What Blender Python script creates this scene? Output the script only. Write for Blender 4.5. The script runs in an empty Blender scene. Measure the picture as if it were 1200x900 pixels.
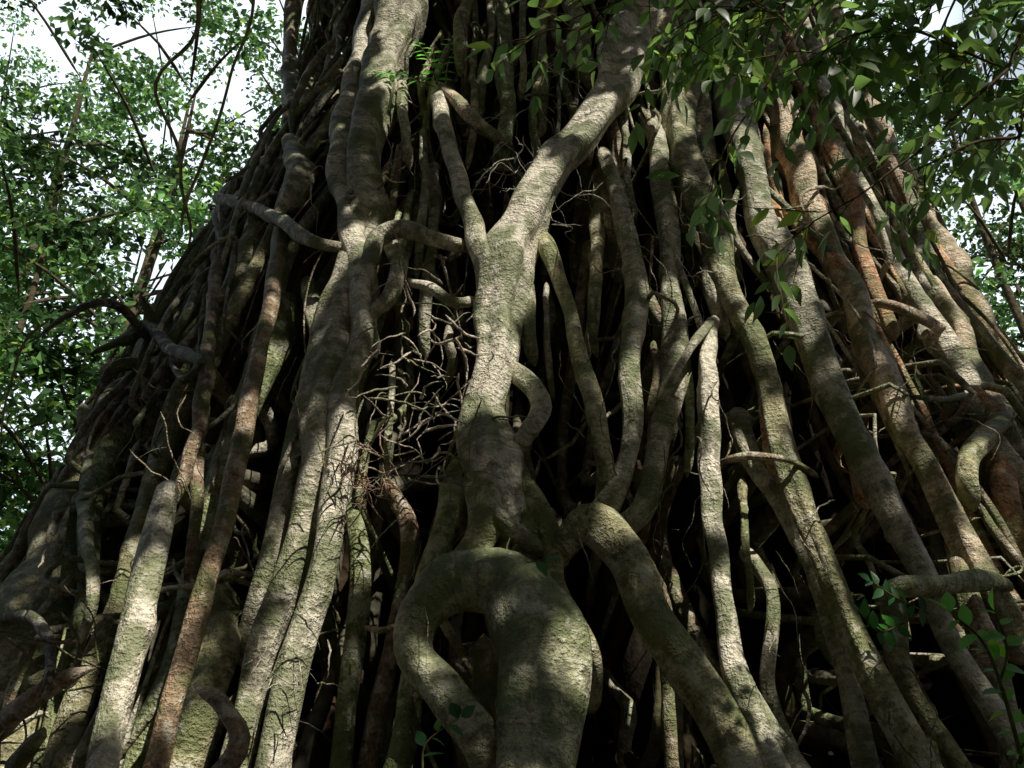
import bpy, math, numpy as np
from mathutils import Vector
rng = np.random.default_rng(7)
scene = bpy.context.scene
# ------------------------------------------------------------------ view / light
PITCH = math.radians(28); FPX = 998.0
EYE = np.array([0, 0, 1.5])
cam_d = bpy.data.cameras.new("camera"); cam = bpy.data.objects.new("camera", cam_d)
scene.collection.objects.link(cam); scene.camera = cam
cam.location = EYE; cam.rotation_euler = (math.radians(90)+PITCH, 0, 0)
cam_d.sensor_width = 36; cam_d.lens = 36*FPX/1200; cam_d.clip_end = 2000
SUN = np.array([0.33, -0.54, 0.76]); SUN /= np.linalg.norm(SUN)
sd = bpy.data.lights.new("sun", 'SUN'); sun = bpy.data.objects.new("sun", sd)
scene.collection.objects.link(sun)
sd.energy = 5; sd.angle = math.radians(0.45); sd.color = (1, .95, .86)
sun.rotation_euler = Vector(SUN).to_track_quat('Z', 'Y').to_euler()
w = bpy.data.worlds.new("World"); scene.world = w; w.use_nodes = True
nt = w.node_tree; bg = nt.nodes["Background"]
sky = nt.nodes.new("ShaderNodeTexSky"); sky.sky_type = 'NISHITA'; sky.sun_disc = False
sky.sun_elevation = math.asin(SUN[2]); sky.sun_rotation = math.atan2(SUN[0], SUN[1])
sky.dust_density = 2; sky.air_density = 1.0; sky.ozone_density = 1
# cloud bank added opposite the sun: white gaps, little light on the tree front
tc = nt.nodes.new("ShaderNodeTexCoord"); cn = nt.nodes.new("ShaderNodeTexNoise"); cn.inputs["Scale"].default_value = 3.2
cn.inputs["Detail"].default_value = 4; nt.links.new(tc.outputs["Generated"], cn.inputs["Vector"])
sx = nt.nodes.new("ShaderNodeSeparateXYZ"); nt.links.new(tc.outputs["Generated"], sx.inputs[0])
ma = nt.nodes.new("ShaderNodeMath"); ma.operation = 'MULTIPLY_ADD'; nt.links.new(sx.outputs[1], ma.inputs[0]); ma.inputs[1].default_value = .55
nt.links.new(cn.outputs["Fac"], ma.inputs[2])
cr = nt.nodes.new("ShaderNodeValToRGB"); cr.color_ramp.elements[0].position = .62; cr.color_ramp.elements[1].position = .80
nt.links.new(ma.outputs[0], cr.inputs[0])
cm = nt.nodes.new("ShaderNodeMix"); cm.data_type = 'RGBA'; nt.links.new(cr.outputs[0], cm.inputs[0])
nt.links.new(sky.outputs[0], cm.inputs[6]); cm.inputs[7].default_value = (19.0, 21.5, 24.0, 1)
nt.links.new(cm.outputs[2], bg.inputs[0]); bg.inputs[1].default_value = 0.06
scene.view_settings.view_transform = 'Standard'; scene.view_settings.look = 'None'
scene.view_settings.exposure = 0

# ------------------------------------------------------------------ trunk form
YC = 9.0; TOP = 17.5
def aL(z): return np.interp(z, [0, 3, 4.5, 6.5, 8.3, 9.6, 13, 18], [5.5, 4.95, 4.45, 3.85, 3.35, 2.8, 2.65, 2.6])
def aR(z): return np.interp(z, [0, 4, 7, 9.3, 13, 18], [7.3, 5.9, 5.05, 4.7, 4.4, 4.2])
def bD(z): return np.interp(z, [0, 5, 10, 14, 18], [4.2, 3.4, 2.6, 2.3, 2.0])
def aS(x, z): return np.where(np.asarray(x) < 0, aL(z), aR(z))
def surf(phi, z, d=0.0):
    phi = np.asarray(phi, float); z = np.asarray(z, float)
    a = np.where(phi < 0, aL(z), aR(z)); b = bD(z)
    nx = np.sin(phi)/a; ny = -np.cos(phi)/b; n = np.hypot(nx, ny)
    return np.stack([a*np.sin(phi)+d*nx/n, YC-b*np.cos(phi)+d*ny/n, z+0*phi], -1)
def phi_of(p):
    return math.atan2(p[0]/float(aS(p[0], p[2])), (YC-p[1])/float(bD(p[2])))
def ray(px, py):
    X = (px-600)/FPX; Y = (450-py)/FPX; c, s = math.cos(PITCH), math.sin(PITCH)
    return np.array([X, c-Y*s, s+Y*c])
T = np.linspace(3, 15, 700)
def on_tree(px, py, d=0.0):
    """image pixel cast from the camera -> point on the trunk surface, d metres proud of it"""
    r = ray(px, py); P = EYE + T[:, None]*r
    F = (P[:, 0]/aS(P[:, 0], P[:, 2]))**2 + ((P[:, 1]-YC)/bD(P[:, 2]))**2
    k = np.argmax(F < 1) if (F < 1).any() else int(np.argmin(F))
    t = T[k] - d
    return EYE + t*r, t
CAV = []
for (px, py, rx, ry, dp) in [(655,410,42,150,1.6),(700,720,56,145,1.6),(895,630,68,145,1.5),(955,790,72,100,1.5),(440,700,40,140,1.5),
        (1095,660,56,80,1.4),(495,430,44,100,1.2),(205,640,38,70,1.2),(312,570,30,90,1.2),(822,320,28,95,1.2),(715,860,60,80,1.4),
        (1090,410,54,50,1.),(720,400,28,145,1.4),(150,530,34,60,1.),(640,260,38,55,1.2),(400,800,28,90,1.2),(1150,560,34,60,1.1),(870,860,40,50,1.2),
        (150,650,24,90,1.),(60,560,24,60,.7),(265,470,22,60,1.),(520,180,28,70,1.1),(400,270,18,60,.9),(560,130,30,60,1.),(680,230,22,50,1.2),
        (960,420,24,70,1.1),(1040,380,20,50,1.),(810,620,18,90,1.2),(800,450,18,60,1.2),(1000,620,24,60,1.1),(300,760,26,80,1.1),(500,590,16,60,1.),(470,540,24,60,1.2),
        (340,120,34,90,.8),(390,60,16,60,.8),(520,20,22,60,.9),(870,430,20,60,1.1),(1060,780,30,60,1.1),(1150,830,30,60,1.),(620,360,14,70,1.2),
        (620,60,24,60,1.),(750,230,18,60,1.),(480,130,16,60,.8),(530,260,24,60,1.1),(1060,520,20,50,1.),(930,500,18,50,1.),(100,480,24,50,.8),(200,400,20,60,.8),(230,300,20,40,.8),(820,60,16,60,.7)]:
    p, t = on_tree(px, py)
    a = float(aS(p[0], p[2]))
    CAV.append((phi_of(p), p[2], rx*t/FPX/a*1.05, ry*t/FPX*1.15, dp))
def dent(phi, z):
    o = np.zeros(np.broadcast(phi, z).shape)
    for (cp, cz, rp, rz, dp) in CAV:
        q = ((phi-cp)/rp)**2+((z-cz)/rz)**2
        o = np.maximum(o, dp*np.clip(1.5-q, 0, 1))
    return o
# ------------------------------------------------------------------ mesh builders
class Tubes:
    def __init__(s): s.v=[]; s.f=[]; s.al=[]; s.c=[]; s.n=0
    def add(s, P, R, tint, seg=10, flute=.10, seed=None, node=0.0):
        P = np.asarray(P, float); R = np.asarray(R, float); n = len(P)
        if n < 3: return
        tn = np.gradient(P, axis=0); tn /= np.linalg.norm(tn, axis=1)[:, None]+1e-9
        u = np.cross(tn[0], [0.3, 1, .1]); u /= np.linalg.norm(u)
        U = np.empty_like(P)
        for i in range(n):
            u = u - tn[i]*np.dot(u, tn[i]); u = u/(np.linalg.norm(u)+1e-9); U[i] = u
        V = np.cross(tn, U)
        L = np.concatenate([[0], np.cumsum(np.linalg.norm(np.diff(P, axis=0), axis=1))])
        cap = np.ones(n); cap[0] = .05; cap[-1] = .05
        if n > 6: cap[1] = .75; cap[-2] = .75
        th = np.linspace(0, 2*np.pi, seg, endpoint=False)
        rm = np.mean(R)
        M = np.ones((n, seg))
        for k in range(6):
            nn = rng.integers(1, 5); f = rng.uniform(.08, .5)/max(rm, .02); f = min(f, 12)
            M += flute*rng.uniform(.25, .6)*np.sin(nn*th[None]+f*L[:, None]*rng.choice([-1, 1])+rng.uniform(0, 6.3))
        if node > 0:
            for k in range(int(L[-1]*1.6)):
                c = rng.uniform(0, L[-1]); t0 = rng.uniform(0, 6.3); wd = rm*rng.uniform(.4, 1.0)
                M += node*rng.uniform(.3, 1)*np.exp(-((L[:, None]-c)/wd)**2)*np.clip(np.cos(th[None]-t0), 0, 1)
        RR = (R*cap)[:, None]*M
        W = P[:, None]+RR[..., None]*(np.cos(th)[None, :, None]*U[:, None]+np.sin(th)[None, :, None]*V[:, None])
        s.v.append(W.reshape(-1, 3)); s.al.append(np.repeat(L, seg)+rng.uniform(0, 50))
        tt = np.asarray(tint, float)
        s.c.append(np.tile(tt, (n*seg, 1)))
        i = np.arange(n-1)[:, None]*seg; j = np.arange(seg)[None]; j2 = (j+1) % seg
        s.f.append(np.stack([i+j, i+j2, i+seg+j2, i+seg+j], -1).reshape(-1, 4)+s.n)
        s.n += n*seg
    def make(s, name, mat, parent=None):
        v = np.concatenate(s.v); f = np.concatenate(s.f)
        return mkmesh(name, v, f, mat, parent, np.concatenate(s.c), np.concatenate(s.al))
def mkmesh(name, v, f, mat, parent=None, col=None, along=None, smooth=True):
    me = bpy.data.meshes.new(name); k = f.shape[1]
    me.vertices.add(len(v)); me.vertices.foreach_set("co", v.astype(np.float32).ravel())
    me.loops.add(f.size); me.loops.foreach_set("vertex_index", f.astype(np.int32).ravel())
    me.polygons.add(len(f)); me.polygons.foreach_set("loop_start", np.arange(0, f.size, k, dtype=np.int32))
    me.polygons.foreach_set("loop_total", np.full(len(f), k, np.int32))
    me.polygons.foreach_set("use_smooth", np.full(len(f), smooth))
    me.update(calc_edges=True)
    if col is not None:
        a = me.color_attributes.new("tint", 'FLOAT_COLOR', 'POINT')
        a.data.foreach_set("color", np.concatenate([col, np.ones((len(col), 1))], 1).astype(np.float32).ravel())
    if along is not None:
        a = me.attributes.new("along", 'FLOAT', 'POINT'); a.data.foreach_set("value", along.astype(np.float32))
    me.materials.append(mat)
    o = bpy.data.objects.new(name, me); scene.collection.objects.link(o)
    if parent: o.parent = parent
    return o
def crom(K, step):
    K = np.asarray(K, float)
    Q = np.vstack([2*K[0]-K[1], K, 2*K[-1]-K[-2]]); out = []
    for i in range(1, len(Q)-2):
        p0, p1, p2, p3 = Q[i-1:i+3]
        n = max(2, int(np.linalg.norm(p2[:3]-p1[:3])/step)); t = np.linspace(0, 1, n, endpoint=False)[:, None]
        out.append(.5*((2*p1)+(-p0+p2)*t+(2*p0-5*p1+4*p2-p3)*t**2+(-p0+3*p1-3*p2+p3)*t**3))
    out.append(K[-1:]); return np.vstack(out)
def wob(n, L, amp, wl):
    o = np.zeros((n, 3))
    for k in range(5):
        o += amp*rng.uniform(.2, .6)*np.sin(L[:, None]*2*np.pi/(wl*rng.uniform(.4, 1.8))+rng.uniform(0, 6.3, 3))*rng.uniform(.3, 1, 3)
    return o
# ------------------------------------------------------------------ materials
def newmat(name):
    m = bpy.data.materials.new(name); m.use_nodes = True; t = m.node_tree
    b = t.nodes["Principled BSDF"]; return m, t, b
def N(t, ty, **kw):
    n = t.nodes.new(ty)
    for k, v in kw.items(): setattr(n, k, v)
    return n
def noise(t, co, scale, detail=4, rough=.6, vec=None):
    n = N(t, "ShaderNodeTexNoise"); n.inputs["Scale"].default_value = scale; n.inputs["Detail"].default_value = detail
    n.inputs["Roughness"].default_value = rough; t.links.new(co, n.inputs["Vector"]); return n.outputs["Fac"]
def ramp(t, fac, stops):
    r = N(t, "ShaderNodeValToRGB"); e = r.color_ramp.elements
    while len(e) < len(stops): e.new(.5)
    for i, (p, c) in enumerate(stops):
        e[i].position = p; e[i].color = (c, c, c, 1) if not hasattr(c, '__len__') else (*c, 1)
    t.links.new(fac, r.inputs[0]); return r.outputs[0]
def mix(t, a, b, fac, mode='MIX'):
    m = N(t, "ShaderNodeMix", data_type='RGBA', blend_type=mode)
    for s, v in ((m.inputs[0], fac), (m.inputs[6], a), (m.inputs[7], b)):
        if isinstance(v, (float, int)): s.default_value = v
        elif isinstance(v, tuple): s.default_value = (*v, 1)
        else: t.links.new(v, s)
    return m.outputs[2]
def math_(t, op, a, b):
    m = N(t, "ShaderNodeMath", operation=op)
    for s, v in ((m.inputs[0], a), (m.inputs[1], b)):
        if isinstance(v, (float, int)): s.default_value = v
        else: t.links.new(v, s)
    return m.outputs[0]
def bark(name, moss=.75, bump=1.0, simple=False):
    m, t, b = newmat(name)
    co = N(t, "ShaderNodeTexCoord").outputs["Object"]
    at = N(t, "ShaderNodeAttribute", attribute_name="tint").outputs["Color"]
    al = N(t, "ShaderNodeAttribute", attribute_name="along").outputs["Fac"]
    big = noise(t, co, 2.6, 2.5, .65); med = noise(t, co, 10, 2.5, .65)
    if simple:
        t.nodes.remove(b); b = N(t, "ShaderNodeBsdfDiffuse")
        c = mix(t, at, ramp(t, med, [(.3, .4), (.7, 1.4)]), 1.0, 'MULTIPLY')
        t.links.new(c, b.inputs[0]); t.links.new(b.outputs[0], t.nodes["Material Output"].inputs[0])
        bp = N(t, "ShaderNodeBump"); bp.inputs["Strength"].default_value = bump; bp.inputs["Distance"].default_value = .02
        t.links.new(med, bp.inputs["Height"]); t.links.new(bp.outputs[0], b.inputs["Normal"]); return m
    fine = noise(t, co, 52, 2.5, .75)
    cmb = N(t, "ShaderNodeCombineXYZ"); t.links.new(math_(t, 'MULTIPLY', al, 34), cmb.inputs[0])
    t.links.new(math_(t, 'MULTIPLY', med, 4.0), cmb.inputs[1])
    rings = noise(t, cmb.outputs[0], 1.0, 1, .6)
    c = mix(t, at, ramp(t, med, [(.32, .55), (.5, 1.15), (.68, 1.55)]), 1.0, 'MULTIPLY')
    c = mix(t, c, ramp(t, rings, [(.35, .7), (.6, 1.2)]), .8, 'MULTIPLY')
    c = mix(t, c, ramp(t, fine, [(.33, .55), (.5, 1.1), (.7, 1.5)]), .8, 'MULTIPLY')
    c = mix(t, c, (.14, .18, .055), math_(t, 'MULTIPLY', ramp(t, big, [(.48, 0), (.57, 1)]), moss))
    lf = math_(t, 'ADD', math_(t, 'MULTIPLY', big, -.5), math_(t, 'MULTIPLY', med, 1.3))
    c = mix(t, c, (.66, .64, .52), math_(t, 'MULTIPLY', ramp(t, lf, [(.49, 0), (.54, 1)]), .55))
    t.links.new(c, b.inputs["Base Color"]); b.inputs["Roughness"].default_value = .55
    b.inputs["Specular IOR Level"].default_value = .5
    h = math_(t, 'ADD', math_(t, 'MULTIPLY', rings, .5), math_(t, 'ADD', math_(t, 'MULTIPLY', med, 1.4), math_(t, 'MULTIPLY', fine, .8)))
    bp = N(t, "ShaderNodeBump"); bp.inputs["Strength"].default_value = bump; bp.inputs["Distance"].default_value = .035
    t.links.new(h, bp.inputs["Height"]); t.links.new(bp.outputs[0], b.inputs["Normal"])
    return m
M_bark = bark("fig_root_bark"); M_back = bark("shaded_inner_bark", .3, 1, True); M_trunk = bark("tree_bark", .5, 1, True)
def leafmat(name, trans=.45, rough=.4, simple=False, tc=(2.0, 2.5, .9)):
    m, t, b = newmat(name)
    at = N(t, "ShaderNodeAttribute", attribute_name="tint").outputs["Color"]
    if simple:
        t.nodes.remove(b); b = N(t, "ShaderNodeBsdfDiffuse"); t.links.new(at, b.inputs[0])
    else:
        t.links.new(at, b.inputs["Base Color"]); b.inputs["Roughness"].default_value = rough
    if trans > 0:
        tr = N(t, "ShaderNodeBsdfTranslucent")
        t.links.new(mix(t, at, tc, 1.0, 'MULTIPLY'), tr.inputs[0])
        mx = N(t, "ShaderNodeMixShader"); mx.inputs[0].default_value = trans
        t.links.new(b.outputs[0], mx.inputs[1]); t.links.new(tr.outputs[0], mx.inputs[2])
        t.links.new(mx.outputs[0], t.nodes["Material Output"].inputs[0])
    else: t.links.new(b.outputs[0], t.nodes["Material Output"].inputs[0])
    return m
M_leaf = leafmat("leaf_green", .55, simple=True, tc=(2.2, 2.5, 1.6)); M_leafnear = leafmat("broad_leaf_green", .5, .4, tc=(2.0, 2.4, 1.1)); M_leafcan = leafmat("canopy_leaf", .25, simple=True); M_leaffor = leafmat("dark_leaf", 0, simple=True)
# ------------------------------------------------------------------ leaves
def unit(a): return a/(np.linalg.norm(a, axis=-1, keepdims=True)+1e-9)
def leaves_simple(P, D, Nn, Ln, Wd, col, name, mat, parent=None):
    S = unit(np.cross(D, Nn)); Nn = unit(np.cross(S, D))
    L = Ln[:, None]; Wc = Wd[:, None]
    b = P; tip = P+D*L-Nn*L*.12
    l = P+D*L*.45+S*Wc*.5+Nn*Wc*.12; r = P+D*L*.45-S*Wc*.5+Nn*Wc*.12
    v = np.stack([b, r, tip, l], 1).reshape(-1, 3)
    f = np.arange(len(v)).reshape(-1, 4)
    return mkmesh(name, v, f, mat, parent, np.repeat(col, 4, 0), None, False)
def leaves_fine(P, D, Nn, Ln, Wd, col, name, mat, parent=None):
    S = unit(np.cross(D, Nn)); Nn = unit(np.cross(S, D)); n = len(P)
    ts = [0, .15, .35, .6, .82, 1]; ws = [.04, .6, 1, .85, .42, .02]
    bend = rng.uniform(.05, .35, n)
    vs = []
    for t_, w_ in zip(ts, ws):
        c = P+D*(Ln*t_)[:, None]-Nn*(Ln*bend*t_*t_)[:, None]
        e = S*(Wd*.5*w_)[:, None]; up = Nn*(Wd*.12*w_)[:, None]
        vs += [c-e+up, c, c+e+up]
    v = np.stack(vs, 1).reshape(-1, 3)
    q = []
    for i in range(5):
        q += [[3*i, 3*i+1, 3*i+4, 3*i+3], [3*i+1, 3*i+2, 3*i+5, 3*i+4]]
    f = (np.array(q)[None]+18*np.arange(n)[:, None, None]).reshape(-1, 4)
    return mkmesh(name, v, f, mat, parent, np.repeat(col, 18, 0), None, True)
def leafcol(n, base=(.055, .10, .022), var=.35, yel=.12):
    c = np.array(base)*np.exp(rng.normal(0, var, (n, 1)))
    y = rng.random((n, 1)) < yel
    return np.clip(np.where(y, c*[2.0, 1.6, .9], c), .004, .5)
# ================================================================== STRANGLER FIG
fig = bpy.data.objects.new("strangler_fig_tree", None); scene.collection.objects.link(fig)
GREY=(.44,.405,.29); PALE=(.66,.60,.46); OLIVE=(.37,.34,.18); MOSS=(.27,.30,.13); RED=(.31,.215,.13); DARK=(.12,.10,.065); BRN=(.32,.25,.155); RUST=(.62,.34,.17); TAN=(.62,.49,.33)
TINTS=[GREY,OLIVE,MOSS,BRN,GREY,GREY,OLIVE,BRN,RED]
nu, nz = 220, 200
ph = np.linspace(-math.pi, math.pi, nu, endpoint=False); zz = np.linspace(-.3, TOP, nz)
PH, ZZ = np.meshgrid(ph, zz)
dd = -1.25-np.minimum(dent(PH, ZZ), 1.1)*.7
for k in range(22):
    dd += .05*np.sin(PH*rng.integers(6, 60)+ZZ*rng.uniform(-1.5, 1.5)+rng.uniform(0, 6.3))
core = surf(PH, ZZ, dd).reshape(-1, 3)
i = np.arange(nz-1)[:, None]*nu; j = np.arange(nu)[None]; j2 = (j+1) % nu
cf = np.stack([i+j, i+j2, i+nu+j2, i+nu+j], -1).reshape(-1, 4)
mkmesh("dark_recess_core", core, cf, M_back, fig, np.tile(np.array([.018,.015,.011]), (len(core), 1)), core[:, 2])  # near-black tint puts the shade of the recesses into the core colour

hero = Tubes()
def H(pts, tint=GREY, d=.3, seg=16, flute=.14, amp=.22, node=.24, ext=True, B=None, emb=True, ws=.80):
    B = B or hero; K = []
    for i_, p in enumerate(pts):
        dl = p[3] if len(p) > 3 else d
        if emb and len(p) == 3:
            if i_ == 0 and p[1] > 5: dl -= .28
            if i_ == len(pts)-1 and p[1] < 895: dl -= .28
        q, t = on_tree(p[0], p[1], dl); K.append([*q, ws*p[2]/2*t/FPX])
    K = [np.array(k) for k in K]
    if ext and pts[-1][1] >= 895:
        e = K[-1].copy(); dirn = (K[-1]-K[-2]); dz = min(dirn[2], -.05); g = dirn/abs(dz)
        e2 = e.copy(); hgt = e[2]+.25; e2[0] += np.clip(g[0], -.6, .6)*hgt; e2[1] -= .25; e2[2] = -.25; e2[3] *= 1.35
        m = (e+e2)/2; K += [m, e2]
    if ext and pts[0][1] <= 5:
        f0 = phi_of(K[0]); z0 = K[0][2]; pre = []
        for z in np.arange(TOP-.1, z0+1.0, -1.6):
            f0j = f0+.05*math.sin(z*1.3+f0*9); pre.append(np.array([*surf(f0j, z, .15), K[0][3]]))
        K = pre+K
    C = crom(K, .05); L = np.concatenate([[0], np.cumsum(np.linalg.norm(np.diff(C[:, :3], axis=0), axis=1))])
    rr = np.maximum(C[:, 3], .006)
    C[:, :3] += wob(len(C), L, float(np.mean(rr))*amp, 1.1)
    rr = rr*(1+.08*np.sin(L*rng.uniform(2, 4)+rng.uniform(0, 6)))
    jt = np.array(tint)*rng.uniform(.85, 1.12)
    B.add(C[:, :3], rr, jt, seg, flute, node=node)
# --- centre
H([(775,-40,58),(738,50,58),(702,130,52),(655,190,48),(622,245,52),(600,290,68),(586,350,56),(575,420,50),(568,480,54),(578,535,78),(590,580,54),(600,640,46)],PALE,.45,22,.2,ws=.86)
H([(513,102,22),(520,150,24),(538,210,26),(555,270,28),(572,312,38),(578,370,44)],PALE,.5,18)
H([(508,100,18),(535,118,22),(562,148,22),(600,170,14,.1)],TAN,.5)
H([(612,262,24),(640,290,26),(656,325,24),(670,375,24),(686,440,26),(700,500,26),(712,550,26),(705,600,30)],OLIVE,.35)
H([(585,545,74),(572,600,54),(556,640,44),(520,680,44),(495,710,46),(482,760,46)],OLIVE,.5,20,.2)
H([(548,540,50),(530,590,40),(512,640,36),(500,690,36),(490,760,30),(480,830,36),(460,920,44)],MOSS,.3)
H([(595,560,44),(625,590,34),(648,640,32),(655,690,30),(690,760,30),(690,840,36,.0)],OLIVE,.35)
H([(600,545,40),(618,600,40),(610,650,40),(560,690,50)],MOSS,.3)
H([(560,540,24),(575,590,26),(600,620,26),(640,650,24)],GREY,.55)
H([(588,425,26),(618,448,28),(634,478,28),(612,512,26),(590,535,34)],GREY,.5)
H([(590,935,50),(562,872,46),(522,812,44),(484,765,46),(490,718,56),(532,686,70),(588,684,80),(625,728,92),(638,795,98),(636,870,100),(634,950,104)],(.37,.37,.22),.62,28,.12,.15,.25,ws=.94)
H([(560,740,30,.2),(575,800,46,.2),(560,860,60,.2),(600,930,70,.3)],BRN,.15)
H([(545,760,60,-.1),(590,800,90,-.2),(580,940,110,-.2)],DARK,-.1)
# --- centre right
H([(705,175,24),(722,230,28),(740,290,30),(746,360,30),(738,430,28),(742,500,28),(728,565,34),(700,612,50)],GREY,.35)
H([(642,668,26,.1),(662,635,44,.4),(698,612,60),(733,650,54),(762,715,48),(798,778,52),(838,830,60),(868,900,70),(880,950,76)],OLIVE,.5,22,.16,ws=.84)
H([(735,640,40),(770,700,30),(785,790,30),(790,910,34)],BRN,.0)
H([(760,130,34),(775,190,32),(780,260,30),(787,330,32),(792,400,38),(782,470,38),(770,540,34),(752,600,36),(720,625,40)],GREY,.25)
H([(838,372,20),(828,440,26),(832,520,28),(836,600,28),(846,680,30),(852,750,36),(872,820,42),(905,905,50)],PALE,.5)
H([(838,372,14),(815,400,14),(790,440,14),(765,480,12)],GREY,.55)
H([(760,-20,50),(790,80,48),(800,170,44),(815,235,50),(838,268,46),(852,330,36),(880,400,34),(905,470,34),(930,560,36),(957,640,36),(988,720,38),(1032,800,42),(1088,905,46)],OLIVE,.4,20)
H([(840,-20,44),(856,80,44),(872,180,44),(896,262,44),(932,350,46),(975,450,48),(1005,530,44),(1048,610,42),(1082,672,40),(1110,740,40),(1160,830,40),(1210,920,46)],GREY,.5,20)
H([(1025,705,22),(1058,688,28),(1110,684,30),(1165,682,24),(1185,690,12)],MOSS,.65)
H([(1045,690,34),(1052,760,34),(1080,830,36),(1125,910,40)],OLIVE,.3)
H([(885,-10,36),(915,130,38),(950,240,38),(990,330,38),(1030,430,38),(1068,520,38),(1112,600,42),(1152,680,44),(1205,780,46)],TAN,.35,18)
H([(930,-10,32),(985,180,32),(1040,290,32),(1092,380,34),(1132,450,36),(1180,540,38),(1235,640,42)],PALE,.3,18)
H([(965,-10,26),(1030,150,30),(1090,260,30),(1130,330,30),(1170,410,32),(1230,500,36)],TAN,.25)
H([(920,40,20),(960,150,24),(1000,230,24),(1010,300,22),(1050,400,24)],RUST,.45)
H([(900,200,26),(915,300,26),(950,400,26),(990,500,24),(1020,600,20)],RUST,.12)
H([(905,80,18),(935,180,20),(965,270,22),(1000,350,22),(1035,420,18)],RUST,.4)
H([(950,60,16),(1000,160,18),(1060,240,18),(1085,330,18),(1080,400,16)],PALE,.45)
H([(1080,330,36),(1110,370,36),(1140,430,32),(1175,500,32),(1230,580,36)],TAN,.45)
H([(880,380,20),(895,440,26),(905,520,34),(900,580,20)],RUST,.28)
H([(1150,480,30),(1170,540,36),(1180,600,36),(1210,680,36)],RUST,.2)
H([(1075,250,18),(1120,330,22),(1165,420,22),(1210,470,22)],RUST,.35)
H([(860,480,30),(880,540,30),(920,600,26),(950,660,24),(975,740,26),(1000,830,30),(1020,920,34)],GREY,.1)
H([(1120,620,40),(1135,700,36),(1165,790,36),(1190,905,40)],BRN,.35)
H([(1140,600,30),(1135,550,30),(1165,500,28),(1200,470,24),(1240,450,20)],OLIVE,.6)
H([(840,542,10),(880,535,12),(925,540,10),(960,560,10)],BRN,.6,8)
H([(1010,355,12),(1045,358,14),(1085,375,16),(1120,400,16)],RED,.6,10)
H([(1060,462,8),(1100,468,10),(1150,462,10)],GREY,.6,8)
H([(870,640,22),(905,700,22),(900,800,24),(930,910,30)],GREY,.15)
H([(860,790,30),(900,850,34),(940,910,40)],PALE,.45)
# --- left
H([(480,-30,66),(462,40,62),(440,120,54),(428,190,50),(425,250,46),(415,320,48),(395,400,60),(380,470,62),(370,545,46),(345,640,42),(318,740,40),(290,830,40),(270,920,44)],GREY,.35,22,.18,ws=.84)
H([(440,-20,34),(425,60,36),(405,140,34),(402,220,34),(420,300,36),(425,370,40),(405,450,44),(402,530,46),(388,610,42),(370,690,46),(346,780,48),(325,880,46),(315,930,50)],PALE,.45,20)
H([(330,262,20),(318,350,24),(300,430,26),(283,520,28),(265,600,30),(240,690,30),(214,780,32),(188,880,34),(178,925,36)],RED,.75,16,.06,.15,.2)
H([(262,240,16),(256,310,20),(246,380,20),(241,450,22),(224,530,22),(200,590,20),(170,660,16)],RED,.7,14,.06)
H([(240,450,16),(232,540,20),(228,620,18),(222,700,18)],RED,.5,12)
H([(199,562,30),(192,590,36),(174,668,42),(155,750,44),(134,830,46),(118,925,50)],PALE,1.0,20,.06,.12,.2,emb=False)
H([(250,232,14),(295,243,20),(335,262,20),(372,284,18),(410,292,12)],GREY,.7,12)
H([(435,360,26),(432,310,26),(444,278,26),(475,268,24),(510,282,22),(552,292,20)],GREY,.55)
H([(452,278,22),(468,315,26),(458,350,26),(436,372,26),(440,420,20)],GREY,.45)
H([(468,328,12),(500,335,16),(530,354,16),(560,352,14)],PALE,.5,10)
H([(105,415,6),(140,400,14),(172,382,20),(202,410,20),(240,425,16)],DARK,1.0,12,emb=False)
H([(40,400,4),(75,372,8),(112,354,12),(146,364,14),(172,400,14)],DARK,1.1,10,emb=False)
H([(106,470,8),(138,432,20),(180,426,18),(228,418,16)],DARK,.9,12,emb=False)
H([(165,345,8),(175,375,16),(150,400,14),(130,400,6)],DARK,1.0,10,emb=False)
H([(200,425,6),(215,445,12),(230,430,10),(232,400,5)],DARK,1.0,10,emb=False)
H([(150,500,50,-.1),(95,590,90,-.1),(50,740,120,.0),(-20,930,150,.1)],OLIVE,.0,28,.16,.1,.1)
H([(270,270,50),(220,330,50),(170,430,40),(135,520,36),(108,600,32),(100,700,28),(75,790,26),(50,910,30)],MOSS,.1,18)
H([(97,470,18),(105,540,22),(100,620,22),(110,700,16),(90,760,12)],GREY,.7)
H([(345,350,50),(305,440,50),(265,540,48),(235,650,48),(210,780,50),(160,910,56)],MOSS,.1,20)
H([(310,190,32),(300,280,36),(270,360,34),(220,450,34),(180,560,34),(150,680,34),(100,800,34),(60,910,40)],OLIVE,.15)
H([(345,170,40),(352,210,36),(330,250,26)],GREY,.6)
H([(360,330,34),(375,400,30),(350,500,30),(330,600,30),(300,700,28),(285,780,26)],GREY,.2)
H([(260,690,50),(245,790,54),(215,905,60)],OLIVE,.3,20)
H([(395,540,30),(420,640,28),(415,740,30),(400,910,36)],MOSS,0.)
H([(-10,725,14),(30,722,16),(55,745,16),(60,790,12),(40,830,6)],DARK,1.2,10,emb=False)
H([(-10,860,34),(25,822,32),(70,800,26),(115,790,12)],RED,1.1,12,.15,.5)
H([(10,910,30),(35,870,26),(55,850,14)],RED,1.2,12,.15,.5)
H([(230,803,10),(258,828,22),(276,862,26),(262,895,30),(235,930,34)],RED,1.1,14,.2,.5,.5,emb=False)
H([(450,560,26),(480,620,26),(470,700,20),(450,800,26),(430,910,30)],RED,-.1)
H([(425,735,8),(450,738,10),(475,728,8)],BRN,.5,8)
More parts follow.
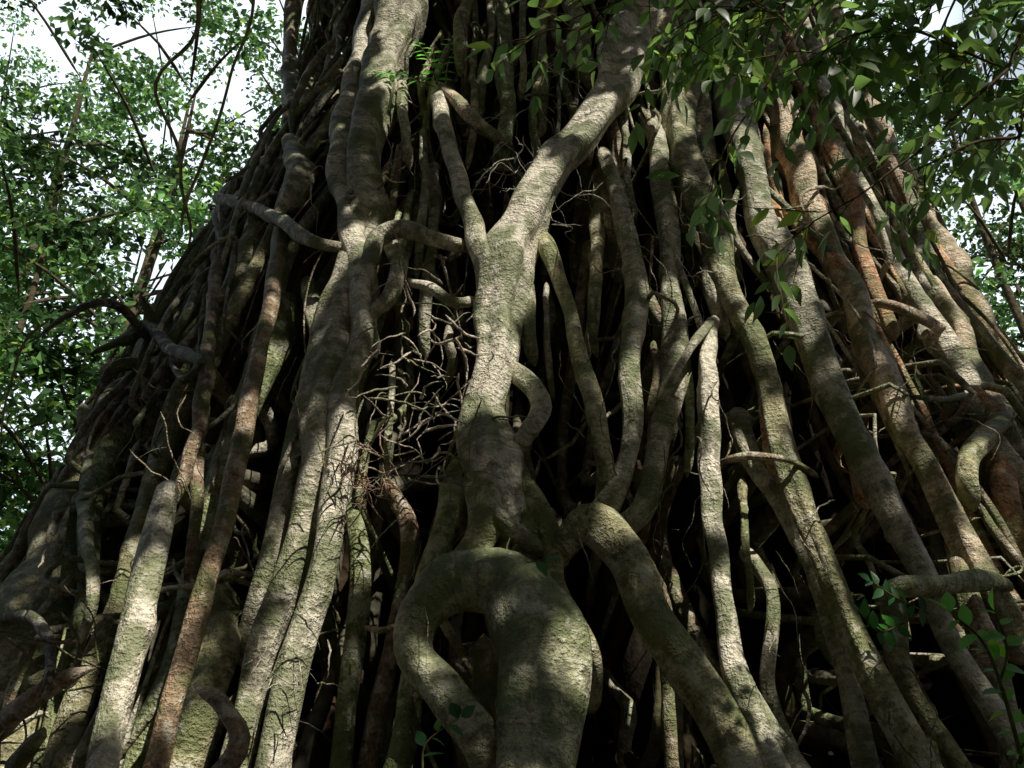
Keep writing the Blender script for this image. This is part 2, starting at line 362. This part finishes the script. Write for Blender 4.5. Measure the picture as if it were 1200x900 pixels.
for x0, x1, y0, y1, wd in [(590,588,-10,200,24),(640,632,-10,160,20),(550,540,-10,90,18),(508,500,190,420,16),(532,525,370,450,14),(375,362,-10,150,22),
        (350,338,-10,180,22),(395,392,-10,120,18),(700,688,200,420,20),(612,628,300,430,18),(665,690,-10,90,26),(800,828,-10,200,24),(820,850,240,400,18),(470,480,90,200,14),(495,488,150,330,12),
        (705,720,180,300,16),(690,700,280,420,12),(765,770,400,520,12),(800,805,380,560,12),(870,880,560,720,12),(1010,1060,500,660,14),(940,985,380,520,14),(460,455,420,560,10),(640,650,330,470,9),
        (575,565,-10,140,12),(615,610,-10,120,10),(725,745,120,260,12),(755,765,-10,130,14),(840,868,180,330,12),(555,548,60,200,10)]:
    H([(x0,y0,wd),((x0*2+x1)/3+rng.uniform(-6,6),(2*y0+y1)/3,wd),((x0+2*x1)/3+rng.uniform(-6,6),(y0+2*y1)/3,wd*1.05),(x1,y1,wd)],TINTS[rng.integers(7)],rng.uniform(.1,.35))
hero.make("main_aerial_roots", M_bark, fig)

# --- filler curtain
def filler(B, n, dlo, dhi, rlo, rhi, amp, short=False, seg=8, lean=.0, tints=TINTS, dk=1.0, prange=(-1.75,1.75), zr=(2,15)):
    for k in range(n):
        p0 = rng.uniform(*prange); d = rng.uniform(dlo, dhi)
        z1 = TOP if rng.random() < .55 else rng.uniform(5, 13); z0 = -.25
        if short: z1 = rng.uniform(*zr); z0 = max(z1-rng.uniform(1.2, 5), -.2)
        r = rlo+(rhi-rlo)*rng.random()**1.8
        m = max(6, int((z1-z0)/.10)); z = np.linspace(z1, z0, m)
        f = p0+lean*rng.normal()*(z-z1)/10
        for q in range(4):
            f = f+amp*rng.uniform(.2, 1)*np.sin(z*rng.uniform(.4, 2.6)+rng.uniform(0, 6.3))/4
        dv = d-dent(f, z)+.09*np.sin(z*rng.uniform(.8, 2.5)+rng.uniform(0, 6))
        P = surf(f, z, dv)
        rr = r*(.8+.45*(z1-z)/18)*(1+.08*np.sin(z*rng.uniform(2, 5)))
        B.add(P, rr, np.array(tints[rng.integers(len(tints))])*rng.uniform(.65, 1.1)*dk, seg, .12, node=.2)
WARM=[RUST,RUST,BRN,TAN,RED,PALE]
back = Tubes()
filler(back, 90, -1.1, -.75, .06, .12, .08, lean=.05, dk=.2)  # deeper layers get darkened tints, shade of the gaps put into their colour
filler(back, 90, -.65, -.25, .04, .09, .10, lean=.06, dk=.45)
back.make("shaded_inner_roots", M_back, fig)
mid = Tubes()
filler(mid, 50, -.15, .15, .03, .065, .08, lean=.08, dk=.9)
filler(mid, 90, .0, .3, .015, .04, .12, short=True, lean=.25, dk=.9)
filler(mid, 90, -.1, .3, .008, .018, .14, short=True, seg=6, lean=.35, dk=.8)
filler(mid, 130, 0, .25, .025, .06, .24, short=True, lean=.3, prange=(-1.5,-.6), zr=(6,15), dk=.75)
filler(mid, 24, 0, .3, .025, .06, .08, lean=.06, prange=(.7,1.6))
filler(mid, 50, -.1, .3, .02, .055, .08, lean=.06, short=True, prange=(.5,1.3), zr=(5,13), tints=WARM)
for k in range(220):
    p0 = rng.uniform(-1.5, 1.5); z0 = rng.uniform(1.5, 14); dp = rng.normal(0, .14); dz = rng.uniform(-.9, .5)
    t = np.linspace(0, 1, 16); f = p0+dp*t+.02*np.sin(t*rng.uniform(3, 9)); z = z0+dz*t+.12*np.sin(t*rng.uniform(3, 8)+1)
    d = rng.uniform(-.1, .25)+.15*np.sin(t*np.pi)
    r = rng.uniform(.008, .03)
    mid.add(surf(f, z, d-dent(f, z)*.5), r*(1-.4*t), np.array(TINTS[rng.integers(7)])*rng.uniform(.6, 1.), 7, .12)
mid.make("thin_root_strands", M_bark, fig)

wisp = Tubes()
def wisps(px, py, n, spread, ln, r, tint, d=.6, down=.3):
    c, t = on_tree(px, py, d)
    for k in range(n):
        p = c+rng.normal(0, 1, 3)*spread*np.array([1, .4, 1.2]); v = rng.normal(0, 1, 3); v[2] -= down; v = v/np.linalg.norm(v)
        pts = []; m = int(ln*rng.uniform(.4, 1.2)/.025)
        for i_ in range(max(m, 6)):
            pts.append(p.copy()); v += rng.normal(0, .16, 3); v[2] -= .02*down; v /= np.linalg.norm(v); p = p+v*.025
        rr = np.linspace(1, .25, len(pts))*r*rng.uniform(.5, 1.4)
        wisp.add(pts, rr, np.array(tint)*rng.uniform(.7, 1.1), 5, .05)
wisps(490,450,46,.22,.7,.010,(.6,.5,.4)); wisps(500,520,20,.15,.6,.008,(.5,.4,.3))
wisps(615,190,30,.12,.8,.006,(.6,.55,.46),.5,.8); wisps(425,560,60,.09,.35,.006,(.44,.27,.18),.65)
wisps(340,790,16,.12,.35,.006,(.45,.38,.3),.7); wisps(440,200,20,.3,.8,.006,GREY,.45,1.5); wisps(650,100,20,.35,.9,.006,GREY,.5,1.5)
wisps(30,800,24,.3,.8,.010,RED,1.1); wisps(480,360,16,.2,.5,.008,BRN); wisps(830,300,20,.4,.9,.005,BRN,.5,1.8); wisps(1090,450,24,.5,.9,.006,BRN,.5)
wisps(900,700,10,.5,.9,.006,DARK,.5,1.8); wisps(250,500,16,.5,.9,.006,BRN,.7,1.8); wisps(1000,250,24,.4,.9,.006,GREY,.6,1.8)
wisps(700,450,12,.5,1.0,.005,DARK,.5,2.5); wisps(560,620,16,.25,.7,.005,BRN,.7,2.0); wisps(820,560,10,.4,.9,.006,BRN,.5,1.5); wisps(730,250,20,.4,.8,.006,GREY,.5,1.5)
wisp.make("hair_roots", M_bark, fig)
limb = Tubes()
for (a0, e) in [((-2,7.4,13.2),(-6,1,14.6)),((0,7.2,13.4),(1,-3,15)),((2,7.4,13.2),(8,0,14.8)),((0,9,17),(0,10,22)),((3,9.5,16.5),(10,10,21)),((-2,9.5,16.5),(-8,12,21))]:
    K = np.array([[*a0, .3], [*((np.array(a0)*.6+np.array(e)*.4)+[0,0,.6]), .18], [*e, .08]])
    C = crom(K, .2); limb.add(C[:, :3], C[:, 3], GREY, 12, .1)
limb.make("upper_limbs", M_bark, fig)

# ------------------------------------------------------------------ overhead canopy out of view, gaps cut toward the sun to place dapples
LIT = [(455,35,.24),(392,320,.06),(432,285,.10),(600,275,.30),(592,325,.18),
 (190,610,.10),(135,860,.14),(770,150,.18),(762,110,.12),(940,230,.18),(1130,400,.14),
 (860,495,.18),(870,800,.09),(1160,600,.22),(1185,450,.16),(400,540,.08),(495,445,.20),(500,345,.08),
 (650,840,.05),(745,440,.05),(787,340,.06),(830,420,.12),(295,530,.05),(337,385,.07),(680,245,.09),(250,885,.14),(50,810,.12),(690,160,.12),(530,130,.06),
 (905,400,.12),(1060,560,.10),(1130,660,.09),(425,560,.15),(1180,620,.14),(900,560,.10),(860,330,.10),(560,700,.0),(700,740,.0),(870,860,.05),(1000,760,.02),(720,640,.02),
 (1000,180,.22),(1110,300,.16),(1050,250,.16),(920,150,.16)]
LP = [on_tree(a, b, .45)[0] for a, b, _ in LIT]; LR = [c*1.1+.02 for *_, c in LIT]
for (xa, ya, xb, yb, r, d) in [(575,350,566,510,.13,.55),(378,600,335,850,.11,.55),(175,630,148,800,.12,1.05),(975,120,1060,340,.20,.4),(865,180,885,300,.18,.6),(842,480,852,740,.04,.6),
        (1085,330,1135,430,.20,.5),(905,200,945,340,.09,.45),(1000,430,1030,530,.07,.45),(450,-10,472,100,.13,.45),(928,570,955,680,.05,.5),(1010,300,1060,400,.15,.4),(960,60,1010,160,.2,.4)]:
    for s_ in np.linspace(0, 1, 6):
        if rng.random() < .7:
            LP.append(on_tree(xa+(xb-xa)*s_, ya+(yb-ya)*s_, d)[0]); LR.append(r*rng.uniform(.4, 1.3)+.01)
for k in range(30):
    LP.append(on_tree(rng.uniform(880, 1190), rng.uniform(80, 520), .4)[0]); LR.append(rng.uniform(-.07, .05))
for k in range(20):
    LP.append(on_tree(rng.uniform(60, 1150), rng.uniform(0, 880), .4)[0]); LR.append(rng.uniform(-.08, -.02))
for k in range(36):
    LP.append(EYE+ray(rng.uniform(560, 1200), rng.uniform(-20, 280))*rng.uniform(2.8, 3.4)); LR.append(rng.uniform(-.04, .06))
LP = np.array(LP); LR = np.array(LR)
n = 150000
P = np.stack([rng.uniform(-9, 15, n), rng.uniform(-11, 5.6, n), 13.4+rng.random(n)*1.8], 1)
D = unit(rng.normal(0, 1, (n, 3))*[1, 1, .3]); Nn = unit(rng.normal(0, .35, (n, 3))+[0, 0, 1])
Ln = rng.uniform(.13, .22, n); CC = P+D*Ln[:, None]*.5
keep = np.ones(n, bool)
for c, r in zip(LP, LR):
    q = CC-c; al = q@SUN; dist = np.linalg.norm(q-al[:, None]*SUN, axis=1)
    keep &= dist > (r+.125+.02*rng.normal(size=n))  # leaves removed along the sun lines to the chosen lit spots
P = P[keep]; D = D[keep]; Nn = Nn[keep]; Ln = Ln[keep]; n = len(P)
leaves_simple(P, D, Nn, Ln, Ln*.74, leafcol(n), "dapple_canopy", M_leafcan)

# ------------------------------------------------------------------ background trees
Ps = []; sz = []; cc = []; bt = Tubes()
def tree(x, y, h, r, cr, ncl, lean=0, ls=1.0):
    K = np.array([[x, y, -.3, r], [x+lean*.3, y, h*.4, r*.75], [x+lean*.8, y+.3, h*.75, r*.5], [x+lean, y, h, r*.15]])
    C = crom(K, .4); bt.add(C[:, :3], C[:, 3], DARK, 10, .1)
    for k in range(ncl):
        zc = h*rng.uniform(.12, 1.05); ang = rng.uniform(0, 6.28)
        rad = cr*math.sqrt(rng.random())*(1-.35*abs(zc/h-.6))
        c = np.array([x+lean*zc/h+rad*math.cos(ang), y+rad*math.sin(ang), zc])
        if k % 2 == 0:
            b0 = np.array([x+lean*zc/h*.8, y, zc-rad*.35-.3]); mm = (b0+c)/2+[0, 0, .25]
            Cb = crom(np.array([[*b0, .05], [*mm, .035], [*c, .012]]), .4); bt.add(Cb[:, :3], Cb[:, 3], DARK, 5, .05)
        R = rng.uniform(.5, 1.2); m = int((rng.uniform(110, 200)*R*R+40)/ls**2)
        pp = c+unit(rng.normal(0, 1, (m, 3)))*(rng.random((m, 1))**.5)*R*[1, 1, .5]
        Ps.append(pp); sz.append(rng.uniform(.11, .22, m)*ls); cc.append(leafcol(m, np.array([.062, .108, .052])*rng.uniform(.25, 1.7), .4, .12))
def flush(name, mat):
    global bt, Ps, sz, cc
    par = bpy.data.objects.new(name, None); scene.collection.objects.link(par)
    P = np.concatenate(Ps); n = len(P); S = np.concatenate(sz)
    D = unit(rng.normal(0, 1, (n, 3))*[1, 1, .6]-[0, 0, .3]); Nn = unit(rng.normal(0, .7, (n, 3))+[0, -.2, .8])
    leaves_simple(P, D, Nn, S*1.15, S*.7, np.concatenate(cc), "foliage", mat, par)
    bt.make("trunks_and_limbs", M_trunk, par)
    Ps = []; sz = []; cc = []; bt = Tubes()
for (x, y, h, r, cr, ncl, ln) in [(-8,14,17,.14,3.4,66,.8),(-12,17,22,.2,4.2,80,0),(-7.5,20,25,.2,4.2,70,1),(-18,20,22,.25,5,75,1),(-10.5,11.5,9,.1,2.6,46,.4),(-14,25,28,.3,6,75,1),
        (-22,27,30,.3,6,60,0),(-6,24,28,.25,4,56,0),(-9,13,14,.12,3,46,0),(11,15,18,.15,3.6,60,-.5),(14,18,24,.2,4.5,70,0),(9,21,26,.2,4,60,0),(19,20,20,.25,5,60,0),(17,27,30,.3,6,60,0),(-8.5,9.5,6,.08,1.9,36,0),(11.5,11,8,.08,2.2,32,0),
        (-15,13,12,.12,3,66,0),(3,28,30,.3,5,40,0),(24,24,26,.3,5,40,0),(12,22,27,.2,4,40,0)]:
    tree(x, y, h, r, cr, ncl, ln)
flush("background_trees", M_leaf)
for (x, y, h, r, cr, ncl) in [(-4,-9,13,.3,3.6,90),(2,-11,13,.3,3.6,100),(8,-10,13,.3,3.6,100),(-9,-4,14,.3,3.6,100),(-11,2,14,.25,3.4,90),(17,-2,13,.3,3.6,100),(17,5,13,.3,3.4,90),(-1,-14,17,.3,4.5,110),(-10,-11,17,.3,4.5,110),(12,-14,17,.3,4.5,110),(-15,-4,18,.3,4.5,100),(16,-9,15,.3,4.5,100),(6,-16,17,.3,4.5,100)]:
    tree(x, y, h, r, cr, ncl, 0, 2.1)  # unseen trees around the viewpoint, added to block ambient skylight
flush("sky_block_trees", M_leaffor)
vine = Tubes()
for pts in [[(232,-30,9),(225,40,9),(190,100,8),(215,200,8),(212,300,6)],[(300,-20,8),(270,90,7),(240,180,8),(215,280,7)],[(60,370,6),(20,420,6),(0,520,5)]]:
    K = []
    for a, b, wd in pts:
        q = EYE+ray(a, b)*8.5; K.append([*q, wd/2*8.5/FPX*.5])
    C = crom(K, .1); L = np.arange(len(C))*.1; C[:, :3] += wob(len(C), L, .06, 1.5); vine.add(C[:, :3], C[:, 3], OLIVE, 6, .1)
vine.make("hanging_vines", M_trunk)

# ------------------------------------------------------------------ understory tree whose branches overhang from the right
ust = bpy.data.objects.new("understory_tree", None); scene.collection.objects.link(ust)
ub = Tubes(); lp=[]; ld=[]; ll=[]
base = np.array([[3.3,1.6,-.2,.06],[3.35,1.7,2,.055],[3.2,1.75,4,.045],[2.9,1.9,5.6,.03],[2.6,2.0,6.6,.01]])
C = crom(base, .1); ub.add(C[:, :3], C[:, 3], BRN, 10, .08)
def twig(K, nside, sl, lsc=1.0, start=.15):
    K = np.array(K); C = crom(K, .03); L = np.arange(len(C))*.03; C[:, :3] += wob(len(C), L, .02, .5)
    ub.add(C[:, :3], C[:, 3], (.10,.075,.05), 6, .05)
    for k in range(nside):
        i_ = int(rng.uniform(start, 1)*(len(C)-2)); p = C[i_, :3].copy(); tg = unit(C[i_+1, :3]-C[i_, :3])
        v = unit(tg*.7+rng.normal(0, .6, 3)+[0, 0, -.1]); m = int(sl*rng.uniform(.5, 1.2)/.03); q = []
        for s_ in range(max(m, 5)):
            q.append(p.copy()); v = unit(v+rng.normal(0, .07, 3)+[0, 0, -.03]); p = p+v*.03
            if s_ > 1 and s_ % 2 == 0:
                sd_ = unit(np.cross(v, [0, 0, 1]))*(1 if (s_//2) % 2 else -1)
                lp.append(p.copy()); ld.append(unit(v*.6+sd_*.7+[0, 0, -.4]+rng.normal(0, .28, 3))); ll.append(rng.uniform(.06, .11)*lsc)
        lp.append(p.copy()); ld.append(unit(v+[0, 0, -.4])); ll.append(.09*lsc)
        ub.add(q, np.linspace(.003, .001, len(q)), (.12,.10,.05), 5, .02)
def bp(px, py, t, r): return [*(EYE+ray(px, py)*t), r]
twig([[3.3,1.75,3.4,.02],bp(1260,20,3.2,.010),bp(1180,80,3.1,.007),bp(1100,160,3.0,.005),bp(1020,215,3.0,.004),bp(940,270,3.0,.003),bp(885,335,3.0,.002)],36,.38)
twig([[3.2,1.75,4.2,.02],bp(1150,-90,3.1,.010),bp(1000,-30,3.0,.006),bp(935,40,2.9,.005),bp(880,120,2.9,.004),bp(845,190,2.9,.003),bp(830,240,2.9,.002)],36,.36)
twig([[3.0,1.8,5.0,.02],bp(1000,-200,3.2,.010),bp(820,-90,3.1,.006),bp(740,-10,3.0,.004),bp(680,30,3.0,.003),bp(590,50,3.0,.002)],36,.30,.95,.35)
twig([[3.3,1.7,2.8,.015],bp(1260,130,2.9,.008),bp(1190,160,2.9,.006),bp(1120,180,2.8,.005),bp(1050,200,2.8,.002)],20,.28)
twig([[3.1,1.8,4.6,.02],bp(1200,-130,3.5,.010),bp(1130,-20,3.5,.006),bp(1090,60,3.5,.004),bp(1050,120,3.4,.003)],60,.46,1.2)
twig([[3.2,1.8,3.9,.02],bp(1250,-40,3.7,.010),bp(1190,20,3.7,.006),bp(1150,110,3.7,.004),bp(1120,170,3.7,.003)],60,.46,1.2)
twig([bp(935,40,2.9,.005),bp(880,10,3.0,.004),bp(820,20,3.0,.003),bp(770,70,3.0,.002)],34,.32)
twig([bp(1180,80,3.1,.005),bp(1080,40,3.2,.004),bp(1000,40,3.2,.003),bp(940,80,3.2,.002)],48,.38,1.15)
twig([bp(1000,-30,3.0,.005),bp(960,-10,3.2,.004),bp(900,0,3.3,.003),bp(850,60,3.3,.002)],34,.34,1.05)
n = len(lp); P = np.array(lp); D = np.array(ld); L = np.array(ll)
leaves_fine(P, D, unit(rng.normal(0, .5, (n, 3))+[0, 0, 1]), L, L*rng.uniform(.34, .48, n), leafcol(n, (.115,.17,.08), .3, .08), "leaves", M_leafnear, ust)
ub.make("stems", M_trunk, ust)

# ------------------------------------------------------------------ little plants growing on the tree
def sprig(name, stems, lsize, col, t0=None, hw=.45):
    e = bpy.data.objects.new(name, None); scene.collection.objects.link(e)
    B = Tubes(); P=[]; D=[]; L=[]
    for K in stems:
        C = crom(np.array(K), .015); B.add(C[:, :3], C[:, 3], (.12,.12,.05), 6, .03)
        for i_ in range(4, len(C)-1, 3):
            v = unit(C[i_+1, :3]-C[i_, :3]); s_ = unit(np.cross(v, [0, -1, .2]))*(1 if (i_//3) % 2 else -1)
            P.append(C[i_, :3]); D.append(unit(s_+v*.5+rng.normal(0, .2, 3))); L.append(lsize*rng.uniform(.7, 1.2))
        P.append(C[-1, :3]); D.append(v); L.append(lsize)
    n = len(P); L = np.array(L)
    leaves_fine(np.array(P), np.array(D), unit(rng.normal(0, .35, (n, 3))+[0, -.6, .7]), L, L*hw, leafcol(n, col, .2, .1), "leaves", M_leafnear, e)
    B.make("stems", M_trunk, e)
def tp(px, py, d, r): return [*on_tree(px, py, d)[0], r]
sprig("fern_plant", [[tp(512,100,.55,.006),tp(505,75,.65,.005),tp(490,50,.75,.003)],[tp(512,100,.55,.006),tp(522,70,.7,.004),tp(530,45,.8,.003)],[tp(510,102,.55,.006),tp(470,88,.7,.004),tp(445,85,.75,.003)]], .13, (.13,.32,.09), hw=.4)
def q3(px, py, t, r): return [*(EYE+ray(px, py)*t), r]
sprig("seedling_plant", [[[2.15,3.3,0,.014],q3(1215,960,3.6,.012),q3(1195,880,3.6,.010),q3(1172,800,3.6,.008),q3(1150,750,3.6,.005),q3(1110,715,3.6,.003)],
   [q3(1172,800,3.6,.006),q3(1180,760,3.6,.005),q3(1165,715,3.6,.003)],[q3(1195,880,3.6,.005),q3(1225,830,3.6,.003),q3(1240,800,3.6,.002)]], .095, (.14,.32,.09), hw=.55)
sprig("climbing_seedling", [[tp(1090,720,.6,.006),tp(1050,700,.8,.004),tp(1020,680,.9,.003)],[tp(1060,730,.6,.006),tp(1030,740,.8,.004),tp(1010,720,.9,.003)]], .09, (.05,.15,.05), hw=.5)
sprig("creeper_plant", [[tp(495,905,.9,.006),tp(500,870,.9,.004),tp(540,840,.9,.003)],[tp(615,660,1.0,.004),tp(640,655,1.0,.003)]], .09, (.04,.12,.05), hw=.6)

# ------------------------------------------------------------------ ground
m, t, b = newmat("leaf_litter_soil"); co = N(t, "ShaderNodeTexCoord").outputs["Object"]
c = mix(t, (.06,.04,.025), (.16,.10,.055), ramp(t, noise(t, co, 6, 6, .7), [(.4, 0), (.6, 1)]))
t.links.new(c, b.inputs["Base Color"]); b.inputs["Roughness"].default_value = .9
g = np.concatenate([-np.geomspace(400, 1, 30), np.linspace(-.9, .9, 7), np.geomspace(1, 400, 30)])
X, Y = np.meshgrid(g, g+4); Z = .12*np.sin(X*.7)*np.cos(Y*.6)-.05
v = np.stack([X, Y, Z], -1).reshape(-1, 3); ng = len(g)
i = np.arange(ng-1)[:, None]*ng; j = np.arange(ng-1)[None]
mkmesh("ground", v, np.stack([i+j, i+j+1, i+ng+j+1, i+ng+j], -1).reshape(-1, 4), m)
